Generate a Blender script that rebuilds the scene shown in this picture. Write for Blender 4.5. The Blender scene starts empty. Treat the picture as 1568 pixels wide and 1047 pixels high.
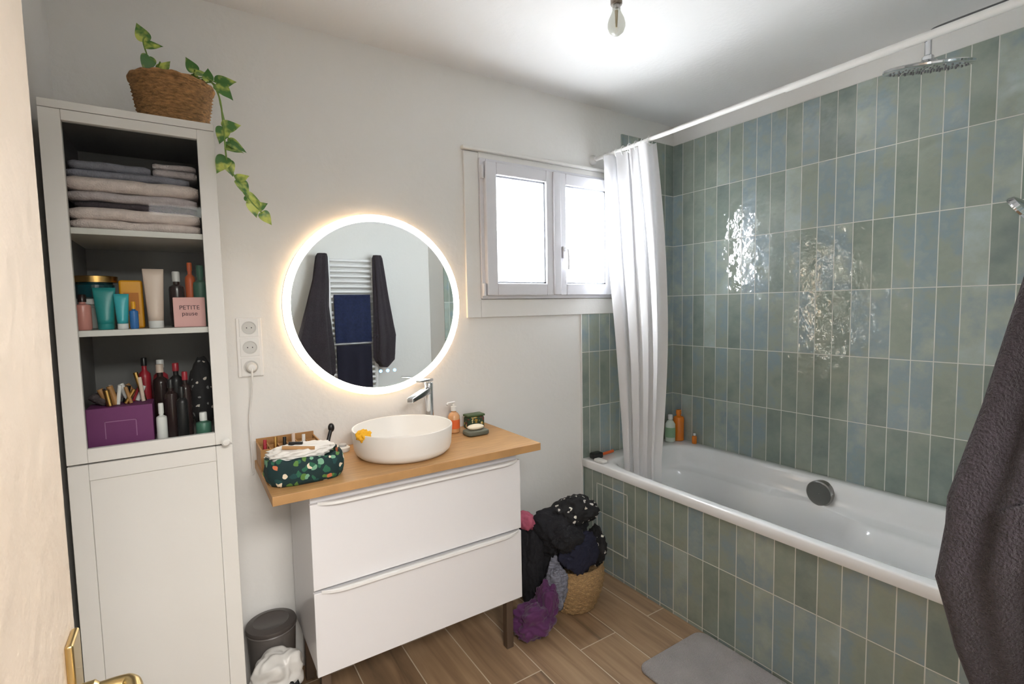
import bpy, bmesh, math, random
from mathutils import Vector, Matrix, noise
random.seed(7)
S=bpy.context.scene
COL=S.collection
H=1.42
# ------------------------------------------------------------ materials
def lin(c):
    return tuple(((x/255)/12.92 if x/255<=.04045 else ((x/255+.055)/1.055)**2.4) for x in c)+(1,)
def newmat(name):
    m=bpy.data.materials.new(name); m.use_nodes=True
    nt=m.node_tree; b=nt.nodes['Principled BSDF']
    return m,nt,b
def N(nt,t,**k):
    n=nt.nodes.new(t)
    for a,v in k.items(): setattr(n,a,v)
    return n
def math_(nt,op,a,b=None,clamp=False):
    n=N(nt,'ShaderNodeMath',operation=op); n.use_clamp=clamp
    for i,x in enumerate((a,b)):
        if x is None: continue
        if isinstance(x,(int,float)): n.inputs[i].default_value=x
        else: nt.links.new(x,n.inputs[i])
    return n.outputs[0]
def mat(name,c,rough=.5,metal=0,bump=0,bscale=60,var=0,vscale=8,trans=0,emit=None,estr=0,sheen=0,coat=0,spec=None,stretch=None):
    m,nt,b=newmat(name); c=lin(c)
    b.inputs['Base Color'].default_value=c
    b.inputs['Roughness'].default_value=rough; b.inputs['Metallic'].default_value=metal
    if trans: b.inputs['Transmission Weight'].default_value=trans
    if coat: b.inputs['Coat Weight'].default_value=coat
    if sheen: b.inputs['Sheen Weight'].default_value=sheen
    if spec is not None: b.inputs['Specular IOR Level'].default_value=spec
    if emit: b.inputs['Emission Color'].default_value=lin(emit); b.inputs['Emission Strength'].default_value=estr
    tc=N(nt,'ShaderNodeTexCoord'); vec=tc.outputs['Object']
    if stretch:
        mp=N(nt,'ShaderNodeMapping'); mp.inputs['Scale'].default_value=stretch
        nt.links.new(vec,mp.inputs['Vector']); vec=mp.outputs['Vector']
    if var:
        n=N(nt,'ShaderNodeTexNoise'); n.inputs['Scale'].default_value=vscale; n.inputs['Detail'].default_value=5
        nt.links.new(vec,n.inputs['Vector'])
        r=N(nt,'ShaderNodeValToRGB')
        r.color_ramp.elements[0].position=.3; r.color_ramp.elements[1].position=.7
        r.color_ramp.elements[0].color=tuple(max(0,x*(1-var)) for x in c[:3])+(1,)
        r.color_ramp.elements[1].color=tuple(min(1,x*(1+var)) for x in c[:3])+(1,)
        nt.links.new(n.outputs['Fac'],r.inputs['Fac']); nt.links.new(r.outputs['Color'],b.inputs['Base Color'])
    if bump:
        n=N(nt,'ShaderNodeTexNoise'); n.inputs['Scale'].default_value=bscale; n.inputs['Detail'].default_value=4
        nt.links.new(vec,n.inputs['Vector'])
        bp=N(nt,'ShaderNodeBump'); bp.inputs['Strength'].default_value=bump; bp.inputs['Distance'].default_value=.01
        nt.links.new(n.outputs['Fac'],bp.inputs['Height']); nt.links.new(bp.outputs['Normal'],b.inputs['Normal'])
    return m
def tile_mat(name,axis,uoff,voff,bw=.077,rh=.302):
    m,nt,b=newmat(name)
    tc=N(nt,'ShaderNodeTexCoord'); sp=N(nt,'ShaderNodeSeparateXYZ'); nt.links.new(tc.outputs['Object'],sp.inputs[0])
    u=math_(nt,'SUBTRACT',sp.outputs[axis],uoff); v=math_(nt,'SUBTRACT',sp.outputs[2],voff)
    cb=N(nt,'ShaderNodeCombineXYZ'); nt.links.new(u,cb.inputs[0]); nt.links.new(v,cb.inputs[1])
    br=N(nt,'ShaderNodeTexBrick'); br.offset=0; br.offset_frequency=1; br.squash=1
    for k,x in (('Color1',(0,0,0,1)),('Color2',(1,1,1,1)),('Mortar',(0,0,0,1)),('Scale',1),('Mortar Size',.0019),('Mortar Smooth',.15),('Bias',0),('Brick Width',bw),('Row Height',rh)):
        br.inputs[k].default_value=x
    nt.links.new(cb.outputs[0],br.inputs['Vector'])
    rnd=N(nt,'ShaderNodeSeparateColor'); nt.links.new(br.outputs['Color'],rnd.inputs[0]); rnd=rnd.outputs[0]
    w=math_(nt,'MULTIPLY',rnd,40.)
    n1=N(nt,'ShaderNodeTexNoise',noise_dimensions='4D'); n1.inputs['Scale'].default_value=8; n1.inputs['Detail'].default_value=5; n1.inputs['Roughness'].default_value=.6
    nt.links.new(tc.outputs['Object'],n1.inputs['Vector']); nt.links.new(w,n1.inputs['W'])
    f=math_(nt,'ADD',math_(nt,'MULTIPLY',rnd,.66),math_(nt,'MULTIPLY',math_(nt,'SUBTRACT',n1.outputs['Fac'],.34),1.05),True)
    r=N(nt,'ShaderNodeValToRGB'); cr=r.color_ramp
    cols=[(0,(118,131,128)),(.22,(136,148,139)),(.45,(151,160,148)),(.6,(140,157,162)),(.78,(163,172,161)),(1,(176,190,190))]
    cr.elements[0].position=0; cr.elements[0].color=lin(cols[0][1]); cr.elements[1].position=1; cr.elements[1].color=lin(cols[-1][1])
    for p,c in cols[1:-1]:
        e=cr.elements.new(p); e.color=lin(c)
    nt.links.new(f,r.inputs['Fac'])
    mx=N(nt,'ShaderNodeMix',data_type='RGBA'); nt.links.new(br.outputs['Fac'],mx.inputs[0]); nt.links.new(r.outputs['Color'],mx.inputs[6]); mx.inputs[7].default_value=lin((214,214,207))
    nt.links.new(mx.outputs[2],b.inputs['Base Color'])
    rg=math_(nt,'ADD',math_(nt,'MULTIPLY',br.outputs['Fac'],.6),.05); nt.links.new(rg,b.inputs['Roughness'])
    n2=N(nt,'ShaderNodeTexNoise',noise_dimensions='4D'); n2.inputs['Scale'].default_value=17; n2.inputs['Detail'].default_value=2.5
    nt.links.new(tc.outputs['Object'],n2.inputs['Vector']); nt.links.new(w,n2.inputs['W'])
    hgt=math_(nt,'SUBTRACT',math_(nt,'MULTIPLY',n2.outputs['Fac'],.8),math_(nt,'MULTIPLY',br.outputs['Fac'],.15))
    bp=N(nt,'ShaderNodeBump'); bp.inputs['Strength'].default_value=.72; bp.inputs['Distance'].default_value=.01
    nt.links.new(hgt,bp.inputs['Height']); nt.links.new(bp.outputs['Normal'],b.inputs['Normal'])
    b.inputs['Specular IOR Level'].default_value=.9
    return m
def floor_mat():
    m,nt,b=newmat('wood_plank_tile')
    tc=N(nt,'ShaderNodeTexCoord'); sp=N(nt,'ShaderNodeSeparateXYZ'); nt.links.new(tc.outputs['Object'],sp.inputs[0])
    u=math_(nt,'SUBTRACT',sp.outputs[1],1.51-9); v=math_(nt,'SUBTRACT',sp.outputs[0],1.09-4)
    cb=N(nt,'ShaderNodeCombineXYZ'); nt.links.new(u,cb.inputs[0]); nt.links.new(v,cb.inputs[1])
    br=N(nt,'ShaderNodeTexBrick'); br.offset=.5; br.offset_frequency=2; br.squash=1
    for k,x in (('Color1',(0,0,0,1)),('Color2',(1,1,1,1)),('Mortar',(0,0,0,1)),('Scale',1),('Mortar Size',.0022),('Mortar Smooth',.1),('Bias',0),('Brick Width',.9),('Row Height',.2)):
        br.inputs[k].default_value=x
    nt.links.new(cb.outputs[0],br.inputs['Vector'])
    rnd=N(nt,'ShaderNodeSeparateColor'); nt.links.new(br.outputs['Color'],rnd.inputs[0]); rnd=rnd.outputs[0]
    mp=N(nt,'ShaderNodeMapping'); mp.inputs['Scale'].default_value=(26,2.2,1); nt.links.new(tc.outputs['Object'],mp.inputs['Vector'])
    n=N(nt,'ShaderNodeTexNoise',noise_dimensions='4D'); n.inputs['Scale'].default_value=1.; n.inputs['Detail'].default_value=7; n.inputs['Distortion'].default_value=.8
    nt.links.new(mp.outputs[0],n.inputs['Vector']); nt.links.new(math_(nt,'MULTIPLY',rnd,30.),n.inputs['W'])
    f=math_(nt,'ADD',math_(nt,'MULTIPLY',rnd,.25),math_(nt,'MULTIPLY',n.outputs['Fac'],.8),True)
    r=N(nt,'ShaderNodeValToRGB'); cr=r.color_ramp
    cr.elements[0].position=.25; cr.elements[0].color=lin((100,80,60)); cr.elements[1].position=.85; cr.elements[1].color=lin((188,160,126))
    e=cr.elements.new(.52); e.color=lin((149,121,92))
    nt.links.new(f,r.inputs['Fac'])
    mx=N(nt,'ShaderNodeMix',data_type='RGBA'); nt.links.new(br.outputs['Fac'],mx.inputs[0]); nt.links.new(r.outputs['Color'],mx.inputs[6]); mx.inputs[7].default_value=lin((205,190,168))
    nt.links.new(mx.outputs[2],b.inputs['Base Color']); b.inputs['Roughness'].default_value=.42
    bp=N(nt,'ShaderNodeBump'); bp.inputs['Strength'].default_value=.25; bp.inputs['Distance'].default_value=.004
    nt.links.new(math_(nt,'SUBTRACT',n.outputs['Fac'],br.outputs['Fac']),bp.inputs['Height']); nt.links.new(bp.outputs['Normal'],b.inputs['Normal'])
    return m
def pattern_mat(name,base,cols,scale=30,thr=.35,rough=.8):
    """fabric with voronoi print"""
    m,nt,b=newmat(name)
    tc=N(nt,'ShaderNodeTexCoord')
    nz=N(nt,'ShaderNodeTexNoise'); nz.inputs['Scale'].default_value=scale*.6; nt.links.new(tc.outputs['Object'],nz.inputs['Vector'])
    vm=N(nt,'ShaderNodeVectorMath',operation='MULTIPLY_ADD'); nt.links.new(nz.outputs['Color'],vm.inputs[0]); vm.inputs[1].default_value=(.03,.03,.03); nt.links.new(tc.outputs['Object'],vm.inputs[2])
    vo=N(nt,'ShaderNodeTexVoronoi'); vo.inputs['Scale'].default_value=scale; nt.links.new(vm.outputs[0],vo.inputs['Vector'])
    sc=N(nt,'ShaderNodeSeparateColor'); nt.links.new(vo.outputs['Color'],sc.inputs[0])
    r=N(nt,'ShaderNodeValToRGB'); cr=r.color_ramp; cr.interpolation='CONSTANT'
    cr.elements[0].position=0; cr.elements[0].color=lin(cols[0]); cr.elements[1].position=1/len(cols); cr.elements[1].color=lin(cols[1%len(cols)])
    for i in range(2,len(cols)):
        e=cr.elements.new(i/len(cols)); e.color=lin(cols[i])
    nt.links.new(sc.outputs[0],r.inputs['Fac'])
    ls=math_(nt,'LESS_THAN',vo.outputs['Distance'],thr)
    mx=N(nt,'ShaderNodeMix',data_type='RGBA'); nt.links.new(ls,mx.inputs[0]); mx.inputs[6].default_value=lin(base); nt.links.new(r.outputs['Color'],mx.inputs[7])
    nt.links.new(mx.outputs[2],b.inputs['Base Color']); b.inputs['Roughness'].default_value=rough
    return m
def pane_mat(name,tint=(1,1,1,1),gloss=.1,rough=0.0):
    m,nt,b=newmat(name); nt.nodes.remove(b)
    o=nt.nodes['Material Output']; t=N(nt,'ShaderNodeBsdfTransparent'); t.inputs[0].default_value=tint
    g=N(nt,'ShaderNodeBsdfGlossy'); g.inputs['Roughness'].default_value=rough
    mx=N(nt,'ShaderNodeMixShader'); lw=N(nt,'ShaderNodeLayerWeight'); lw.inputs[0].default_value=gloss
    nt.links.new(lw.outputs['Fresnel'],mx.inputs[0]); nt.links.new(t.outputs[0],mx.inputs[1]); nt.links.new(g.outputs[0],mx.inputs[2]); nt.links.new(mx.outputs[0],o.inputs[0])
    return m
def frosted_mat():
    m,nt,b=newmat('frosted_glass'); nt.nodes.remove(b)
    o=nt.nodes['Material Output']; t=N(nt,'ShaderNodeBsdfTransparent'); g=N(nt,'ShaderNodeBsdfTranslucent'); g.inputs[0].default_value=(.95,.97,1,1)
    mx=N(nt,'ShaderNodeMixShader'); mx.inputs[0].default_value=.35
    nt.links.new(t.outputs[0],mx.inputs[1]); nt.links.new(g.outputs[0],mx.inputs[2]); nt.links.new(mx.outputs[0],o.inputs[0])
    return m
def curtain_mat():
    m,nt,b=newmat('white_curtain_fabric'); o=nt.nodes['Material Output']
    b.inputs['Base Color'].default_value=lin((236,236,238)); b.inputs['Roughness'].default_value=.7
    t=N(nt,'ShaderNodeBsdfTranslucent'); t.inputs[0].default_value=lin((235,235,238))
    mx=N(nt,'ShaderNodeMixShader'); mx.inputs[0].default_value=.3
    nt.links.new(b.outputs[0],mx.inputs[1]); nt.links.new(t.outputs[0],mx.inputs[2]); nt.links.new(mx.outputs[0],o.inputs[0])
    return m
WALL=mat('white_wall_paint',(234,233,230),.85,bump=.12,bscale=45)
CEIL=mat('white_ceiling_paint',(232,232,232),.9,bump=.12,bscale=60)
WHITE=mat('white_lacquer',(235,234,232),.35)
PVC=mat('white_pvc',(222,222,227),.3)
CABW=mat('cabinet_white',(218,216,211),.45)
CABI=mat('cabinet_interior_shade',(126,125,124),.6)  # white interior toned grey: the shade inside is put into the colour
DRAW=mat('drawer_white_gloss',(230,229,231),.25)
DOORM=mat('door_cream_paint',(226,208,188),.55,bump=.35,bscale=22,var=.05,vscale=5)
CHROME=mat('chrome',(215,217,220),.08,1)
DCHROME=mat('dark_chrome',(120,120,122),.15,1)
STEEL=mat('brushed_steel',(150,148,145),.3,1)
BRASS=mat('brass',(205,182,130),.28,1)
ACRYL=mat('white_acrylic',(244,245,246),.12,coat=.3)
CERAM=mat('matte_ceramic',(236,233,228),.4)
OAK=mat('oak_countertop',(186,143,93),.45,var=.14,vscale=3,stretch=(3,28,3))
BAMB=mat('bamboo',(170,126,76),.5,var=.15,vscale=20)
BLACK=mat('black_plastic',(22,22,24),.35)
MIRR=mat('mirror_silver',(235,240,240),.0,1)
RING=mat('led_ring',(255,250,240),.5,emit=(255,246,232),estr=14)
HALO=mat('led_halo',(255,240,220),.5,emit=(255,214,165),estr=18)
GLASS=pane_mat('clear_glass',(.95,.96,.955,1),.10)
def bulbmat():
    m,nt,b=newmat('bulb_glass'); nt.nodes.remove(b)
    o=nt.nodes['Material Output']; t=N(nt,'ShaderNodeBsdfTransparent'); t.inputs[0].default_value=(.76,.76,.72,1)
    g=N(nt,'ShaderNodeBsdfGlossy'); g.inputs['Roughness'].default_value=.02
    dd=N(nt,'ShaderNodeBsdfDiffuse'); dd.inputs[0].default_value=(.75,.75,.7,1)
    m1=N(nt,'ShaderNodeMixShader'); m1.inputs[0].default_value=.12; nt.links.new(t.outputs[0],m1.inputs[1]); nt.links.new(dd.outputs[0],m1.inputs[2])
    m2=N(nt,'ShaderNodeMixShader'); m2.inputs[0].default_value=.07; nt.links.new(m1.outputs[0],m2.inputs[1]); nt.links.new(g.outputs[0],m2.inputs[2]); nt.links.new(m2.outputs[0],o.inputs[0])
    return m
GLASSB=bulbmat()
DTOWEL=mat('charcoal_terry',(54,46,54),.95,bump=1.,bscale=350,var=.25,vscale=120,sheen=.08)
NTOWEL=mat('navy_terry',(36,46,82),.95,bump=.8,bscale=300,var=.2,vscale=60)
# ------------------------------------------------------------ geometry helpers
def mk(name,bm,m=None,smooth=False,bevel=0,seg=2,sub=0):
    me=bpy.data.meshes.new(name); bmesh.ops.recalc_face_normals(bm,faces=bm.faces); bm.to_mesh(me); bm.free()
    o=bpy.data.objects.new(name,me); COL.objects.link(o)
    if m: me.materials.append(m)
    if smooth:
        for p in me.polygons: p.use_smooth=True
    if bevel:
        b=o.modifiers.new('b','BEVEL'); b.width=bevel; b.segments=seg; b.limit_method='ANGLE'
        for p in me.polygons: p.use_smooth=True
        w=o.modifiers.new('w','WEIGHTED_NORMAL'); w.keep_sharp=False
    if sub:
        s=o.modifiers.new('s','SUBSURF'); s.levels=sub; s.render_levels=sub
    return o
def addbox(bm,x0,x1,y0,y1,z0,z1,M=None):
    vs=[Vector((x,y,z)) for x in (x0,x1) for y in (y0,y1) for z in (z0,z1)]
    if M: vs=[M@v for v in vs]
    v=[bm.verts.new(p) for p in vs]
    for f in ((0,1,3,2),(4,6,7,5),(0,4,5,1),(2,3,7,6),(0,2,6,4),(1,5,7,3)): bm.faces.new([v[i] for i in f])
def box(name,x0,x1,y0,y1,z0,z1,m,bevel=0,seg=2,M=None):
    bm=bmesh.new(); addbox(bm,x0,x1,y0,y1,z0,z1,M); return mk(name,bm,m,bevel=bevel,seg=seg)
def boxes(name,lst,m,bevel=0,seg=2):
    bm=bmesh.new()
    for b in lst: addbox(bm,*b)
    return mk(name,bm,m,bevel=bevel,seg=seg)
def lathe(name,prof,loc,m,n=48,M=None,smooth=True,cap=True):
    """prof [(r,z)]"""
    bm=bmesh.new(); rings=[]
    for r,z in prof:
        ring=[]
        for i in range(n):
            a=2*math.pi*i/n; p=Vector((r*math.cos(a),r*math.sin(a),z))
            if M: p=M@p
            ring.append(bm.verts.new(p+Vector(loc)))
        rings.append(ring)
    for a,b in zip(rings,rings[1:]):
        for i in range(n): bm.faces.new((a[i],a[(i+1)%n],b[(i+1)%n],b[i]))
    if cap:
        bm.faces.new(rings[0][::-1]); bm.faces.new(rings[-1])
    o=mk(name,bm,m,smooth=smooth)
    if smooth:
        e=o.modifiers.new('e','EDGE_SPLIT'); e.split_angle=math.radians(40)
    return o
def tube(name,pts,r,m,n=12,cyc=False):
    cu=bpy.data.curves.new(name,'CURVE'); cu.dimensions='3D'; cu.bevel_depth=r; cu.bevel_resolution=4; cu.use_fill_caps=True
    s=cu.splines.new('POLY'); s.points.add(len(pts)-1); s.use_cyclic_u=cyc
    for i,p in enumerate(pts): s.points[i].co=(*p,1)
    o=bpy.data.objects.new(name,cu); COL.objects.link(o)
    dg=bpy.context.evaluated_depsgraph_get(); me=bpy.data.meshes.new_from_object(o.evaluated_get(dg))
    bpy.data.objects.remove(o); me.materials.clear(); me.materials.append(m)
    for p in me.polygons: p.use_smooth=True
    o=bpy.data.objects.new(name,me); COL.objects.link(o); return o
def smoothpts(P,k=8):
    P=[Vector(p) for p in P]; out=[]
    for i in range(len(P)-1):
        a=P[max(i-1,0)];b=P[i];c=P[i+1];d=P[min(i+2,len(P)-1)]
        for j in range(k):
            t=j/k; out.append(.5*((2*b)+(c-a)*t+(2*a-5*b+4*c-d)*t*t+(3*b-a-3*c+d)*t**3))
    out.append(P[-1]); return out
def blob(name,c,r,m,seed=0,amp=.2,freq=1.3,sub=5,power=1,flat=None,wr=.05,rot=0,folds=6.):
    """lump of cloth: soft low-frequency shape plus meandering folds"""
    bm=bmesh.new(); bmesh.ops.create_icosphere(bm,subdivisions=sub,radius=1)
    sv=Vector((seed*3.7,seed*1.3,seed*7.1)); Rm=Matrix.Rotation(rot,3,'Z')
    rr=random.Random(seed); d1=Vector((rr.uniform(-1,1),rr.uniform(-1,1),rr.uniform(-.4,.4))).normalized()
    d2=Vector((rr.uniform(-1,1),rr.uniform(-1,1),rr.uniform(-1,1))).normalized()
    for v in bm.verts:
        p=v.co.copy()
        if power!=1: p=Vector([math.copysign(abs(q)**power,q) for q in p])
        n=noise.noise(p*freq+sv)*amp*1.6
        wq=noise.noise(p*1.6+sv*2)*1.1
        k=math.sin(folds*(p.dot(d1)+wq)); k2=math.sin(folds*1.9*(p.dot(d2)+noise.noise(p*2.3-sv)*.8))
        n+=wr*(1-abs(k))*1.5+wr*.5*k2
        p=p*(1+n); p=Rm@Vector((p.x*r[0],p.y*r[1],p.z*r[2]))+Vector(c)
        if flat is not None and p.z<flat: p.z=flat+.0005
        v.co=p
    return mk(name,bm,m,smooth=True)
def grp(name,parts):
    if len(parts)==1:
        parts[0].name=name; return parts[0]
    mn=Vector((9,9,9)); mx=Vector((-9,-9,-9))
    for p in parts:
        for c in p.bound_box:
            for i in range(3):
                mn[i]=min(mn[i],c[i]); mx[i]=max(mx[i],c[i])
    e=bpy.data.objects.new(name,None); e.empty_display_size=.05; COL.objects.link(e)
    e.location=((mn.x+mx.x)/2,(mn.y+mx.y)/2,mn.z)
    Mi=Matrix.Translation(e.location).inverted()
    for p in parts:
        p.parent=e; p.matrix_parent_inverse=Mi
    return e
# ------------------------------------------------------------ room
CZ=2.485; XR=2.546; YB=2.07; XL=-.30
floor=box('floor',-1.2,2.75,-1.6,2.27,-.1,0,floor_mat())
ceiling=box('ceiling',-1.2,2.75,-1.6,2.27,CZ,CZ+.1,CEIL)
wx0,wx1,wz0,wz1=1.21,1.98,1.50,2.065
boxes('wall_back',[(XL-.15,wx0,YB,YB+.2,0,CZ),(wx1,2.75,YB,YB+.2,0,CZ),(wx0,wx1,YB,YB+.2,0,wz0),(wx0,wx1,YB,YB+.2,wz1,CZ)],WALL)
box('wall_right',XR,XR+.2,-.12,YB,0,CZ,WALL)
box('wall_left',XL-.15,XL,0,YB,0,CZ,WALL)
boxes('wall_front',[(.66,1.80,-.14,-.02,0,CZ),(-.45,-.20,-.14,-.02,0,CZ),(-.20,.66,-.14,-.02,2.06,CZ)],WALL)
box('wall_shower',1.80,XR,-.02,.27,0,CZ,WALL)
boxes('wall_hall',[(-1.2,2.75,-1.6,-1.5,0,CZ),(-1.2,-1.1,-1.5,-.14,0,CZ),(2.65,2.75,-1.5,-.14,0,CZ)],WALL)
Z0=2.371-.302*9
TR=tile_mat('sage_tile_side',1,YB-.077*40,Z0); TBk=tile_mat('sage_tile_end',0,XR-.077*40-.008,Z0)
TP=tile_mat('sage_tile_panel',1,YB-.077*40,.318-.302*2)
box('wall_tile_right',XR-.008,XR+.001,.27,YB,.0,2.371,TR)
boxes('wall_tile_back',[(1.793,XR-.008,YB-.008,YB+.001,0,1.374),(2.10,XR-.008,YB-.008,YB+.001,1.374,2.371)],TBk)
box('wall_tile_shower',1.80,XR-.008,.269,.278,0,2.371,TBk)
box('trim_1',1.787,1.793,YB-.01,YB,.0,1.376,WHITE)
# window surround + window
boxes('trim_2',[(1.095,1.17,YB-.014,YB,1.37,2.13),(1.17,2.06,YB-.014,YB,1.37,1.455),(1.17,2.06,YB-.014,YB,2.105,2.135),(2.02,2.06,YB-.014,YB,1.455,2.105),
   (1.085,2.075,YB-.03,YB,2.135,2.15)],WALL,bevel=.003)
wp=[]
a0,a1,b0,b1=1.17,2.02,1.457,2.106; F=.032
FROST=frosted_mat(); SEAL=mat('grey_seal',(150,153,158),.5)
wp.append(boxes('outer_frame',[(a0,a0+F,2.045,2.07,b0,b1),(a1-F,a1,2.045,2.07,b0,b1),(a0+F,a1-F,2.045,2.07,b0,b0+F),(a0+F,a1-F,2.045,2.07,b1-F,b1)],PVC,bevel=.003))
def sash(x0,x1,z0,z1,n):
    w=.058
    L=[(x0,x0+w,2.022,2.066,z0,z1),(x1-w,x1,2.022,2.066,z0,z1),(x0+w,x1-w,2.022,2.066,z0,z0+w),(x0+w,x1-w,2.022,2.066,z1-w,z1)]
    wp.append(boxes('sash_%d'%n,L,PVC,bevel=.005,seg=3))
    g=.008
    wp.append(boxes('bead_%d'%n,[(x0+w,x0+w+g,2.036,2.06,z0+w,z1-w),(x1-w-g,x1-w,2.036,2.06,z0+w,z1-w),(x0+w,x1-w,2.036,2.06,z0+w,z0+w+g),(x0+w,x1-w,2.036,2.06,z1-w-g,z1-w)],SEAL))
    wp.append(box('pane_%d'%n,x0+w-.01,x1-w+.01,2.052,2.054,z0+w-.01,z1-w+.01,FROST))
sash(a0+.018,1.593,b0+.016,b1-.016,1); sash(1.603,a1-.018,b0+.016,b1-.016,2)
wp.append(box('astragal',1.575,1.622,2.012,2.03,b0+.018,b1-.018,PVC,bevel=.006,seg=3))
wp.append(box('handle_rose',1.628,1.65,2.008,2.022,1.66,1.72,PVC,bevel=.004))
wp.append(tube('handle_lever',smoothpts([(1.639,2.01,1.70),(1.639,1.99,1.70),(1.639,1.985,1.68),(1.639,1.985,1.60)],4),.008,PVC))
for z in (1.50,2.04):
    wp.append(lathe('hinge',[(.007,-.03),(.009,-.028),(.009,.028),(.007,.03)],(a0+.006,2.035,z),PVC,n=12))
grp('window_1',wp)
# ------------------------------------------------------------ door leaf
d=[box('leaf',-.172,-.132,-.0,.775,.01,2.03,DOORM,bevel=.003)]
d.append(box('handle_plate',-.132,-.124,.712,.754,.84,1.055,BRASS,bevel=.003,seg=3))
d.append(tube('lever',smoothpts([(-.126,.734,.98),(-.09,.734,.98),(-.078,.727,.98),(-.073,.70,.98),(-.066,.62,.98)],5),.0095,BRASS))
d.append(lathe('lever_neck',[(.014,0),(.014,.012),(.010,.016)],(-.124,.734,.98),BRASS,n=20,M=Matrix.Rotation(math.pi/2,3,'Y')))
grp('door_1',d)
boxes('trim_3',[(-.20,-.175,-.15,-.0,0,2.06),(.635,.66,-.15,-.005,0,2.06),(-.2,.66,-.15,-.005,2.035,2.06)],WHITE)
# ------------------------------------------------------------ tall cabinet
c=[]
x0,x1,yf,yb,zt=-.273,.095,1.66,YB-.003,1.945
c.append(boxes('carcass',[(x0+.004,x0+.02,yf+.022,yb,.0,zt-.02),(x1-.02,x1-.004,yf+.022,yb,.0,zt-.02),(x0,x1,yf+.0,yb,zt-.02,zt),(x0+.02,x1-.02,yf+.03,yb-.01,.05,.07),(x0+.02,x1-.02,yf+.03,yb-.01,1.03,1.05),
   (x0+.02,x1-.02,yf+.05,yf+.07,0,.06)],CABW,bevel=.0015))
c.append(boxes('shade_lining',[(x0+.02,x1-.02,yb-.012,yb-.004,.05,zt-.02),(x0+.02,x0+.0215,yf+.03,yb-.012,1.05,zt-.02),(x1-.0215,x1-.02,yf+.03,yb-.012,1.05,zt-.02),(x0+.02,x1-.02,yf+.03,yb-.012,zt-.0215,zt-.02)],CABI))  # thin skins carrying the painted interior shade
c.append(boxes('shelves',[(x0+.0215,x1-.0215,yf+.022,yb-.012,1.625,1.641),(x0+.0215,x1-.0215,yf+.022,yb-.012,1.362,1.378)],CABW,bevel=.001))
g0,g1,gz0,gz1=-.231,.053,1.073,1.898
c.append(boxes('glass_door_frame',[(x0,g0,yf,yf+.02,1.037,zt-.021),(g1,x1,yf,yf+.02,1.037,zt-.021),(g0,g1,yf,yf+.02,1.037,gz0),(g0,g1,yf,yf+.02,gz1,zt-.021)],CABW,bevel=.0015))
c.append(box('glass_pane',g0-.004,g1+.004,yf+.010,yf+.013,gz0-.004,gz1+.004,GLASS))
c.append(boxes('lower_door',[(x0,x0+.042,yf,yf+.02,.04,1.033),(x1-.042,x1,yf,yf+.02,.04,1.033),(x0+.042,x1-.042,yf,yf+.02,.99,1.033),(x0+.042,x1-.042,yf,yf+.02,.04,.09),(x0+.042,x1-.042,yf+.004,yf+.014,.09,.99)],CABW,bevel=.002))
c.append(lathe('knob',[(.004,0),(.005,.01),(.011,.016),(.012,.022),(.008,.027),(.002,.028)],(.078,yf,1.046),CABW,n=24,M=Matrix.Rotation(math.pi/2,3,'X')))
grp('tall_cabinet',c)
def towelstack(name,items):
    P=[]
    for i,(xa,xb,ya,yb_,za,zb,m,layers) in enumerate(items):
        h=(zb-za)/layers
        for k in range(layers):
            z=za+k*h; bm=bmesh.new()
            r=h*.5; prof=[]
            for j in range(9):
                a=math.pi/2+math.pi*j/8; prof.append((ya+r+math.cos(a)*r,z+r+math.sin(a)*r*.97))
            prof=prof+[(yb_,z+.001),(yb_,z+h-.001)]
            n=36; rings=[]
            for s in range(n+1):
                x=xa+(xb-xa)*s/n; e=min(s,n-s)/n; sh=1-.35*max(0,1-e*14)
                rings.append([bm.verts.new((x,py+.004*noise.noise(Vector((x*14,k*3+i*5,0)))+(1-sh)*.02,z+h/2+(pz-z-h/2)*sh+.003*noise.noise(Vector((x*20,i*3,py*9)))) ) for py,pz in prof])
            for A,B in zip(rings,rings[1:]):
                for q in range(len(prof)): bm.faces.new((A[q],A[(q+1)%len(prof)],B[(q+1)%len(prof)],B[q]))
            bm.faces.new(rings[0]); bm.faces.new(rings[-1][::-1])
            P.append(mk('fold_%d_%d'%(i,k),bm,m,smooth=True))
    return grp(name,P)
TA=mat('beige_towel',(236,220,214),.95,bump=.6,bscale=260,var=.1,vscale=60)
TB=mat('grey_towel',(150,150,162),.95,bump=.6,bscale=260,var=.1,vscale=60)
TC=mat('mauve_towel',(200,190,192),.95,bump=.6,bscale=260,var=.1,vscale=60)
TD=mat('towel_gap_shade',(92,84,90),.95,bump=.9,bscale=260)  # dark colour paints the shaded gap between the folded stacks
towelstack('folded_towels',[(-.236,.05,1.705,1.98,1.642,1.668,TA,1),(-.238,.05,1.70,1.98,1.668,1.700,TA,1),(-.225,.045,1.725,1.98,1.7005,1.718,TD,1),
   (-.242,.045,1.71,1.98,1.7185,1.742,TC,1),(-.245,.05,1.70,1.98,1.742,1.778,TA,1),(-.24,.03,1.72,1.98,1.7785,1.800,TB,1),(-.235,-.06,1.73,1.96,1.8005,1.824,TB,1),(-.055,.05,1.73,1.9,1.8005,1.822,TC,1),(-.055,.048,1.735,1.9,1.8225,1.838,TC,1)])
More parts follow.
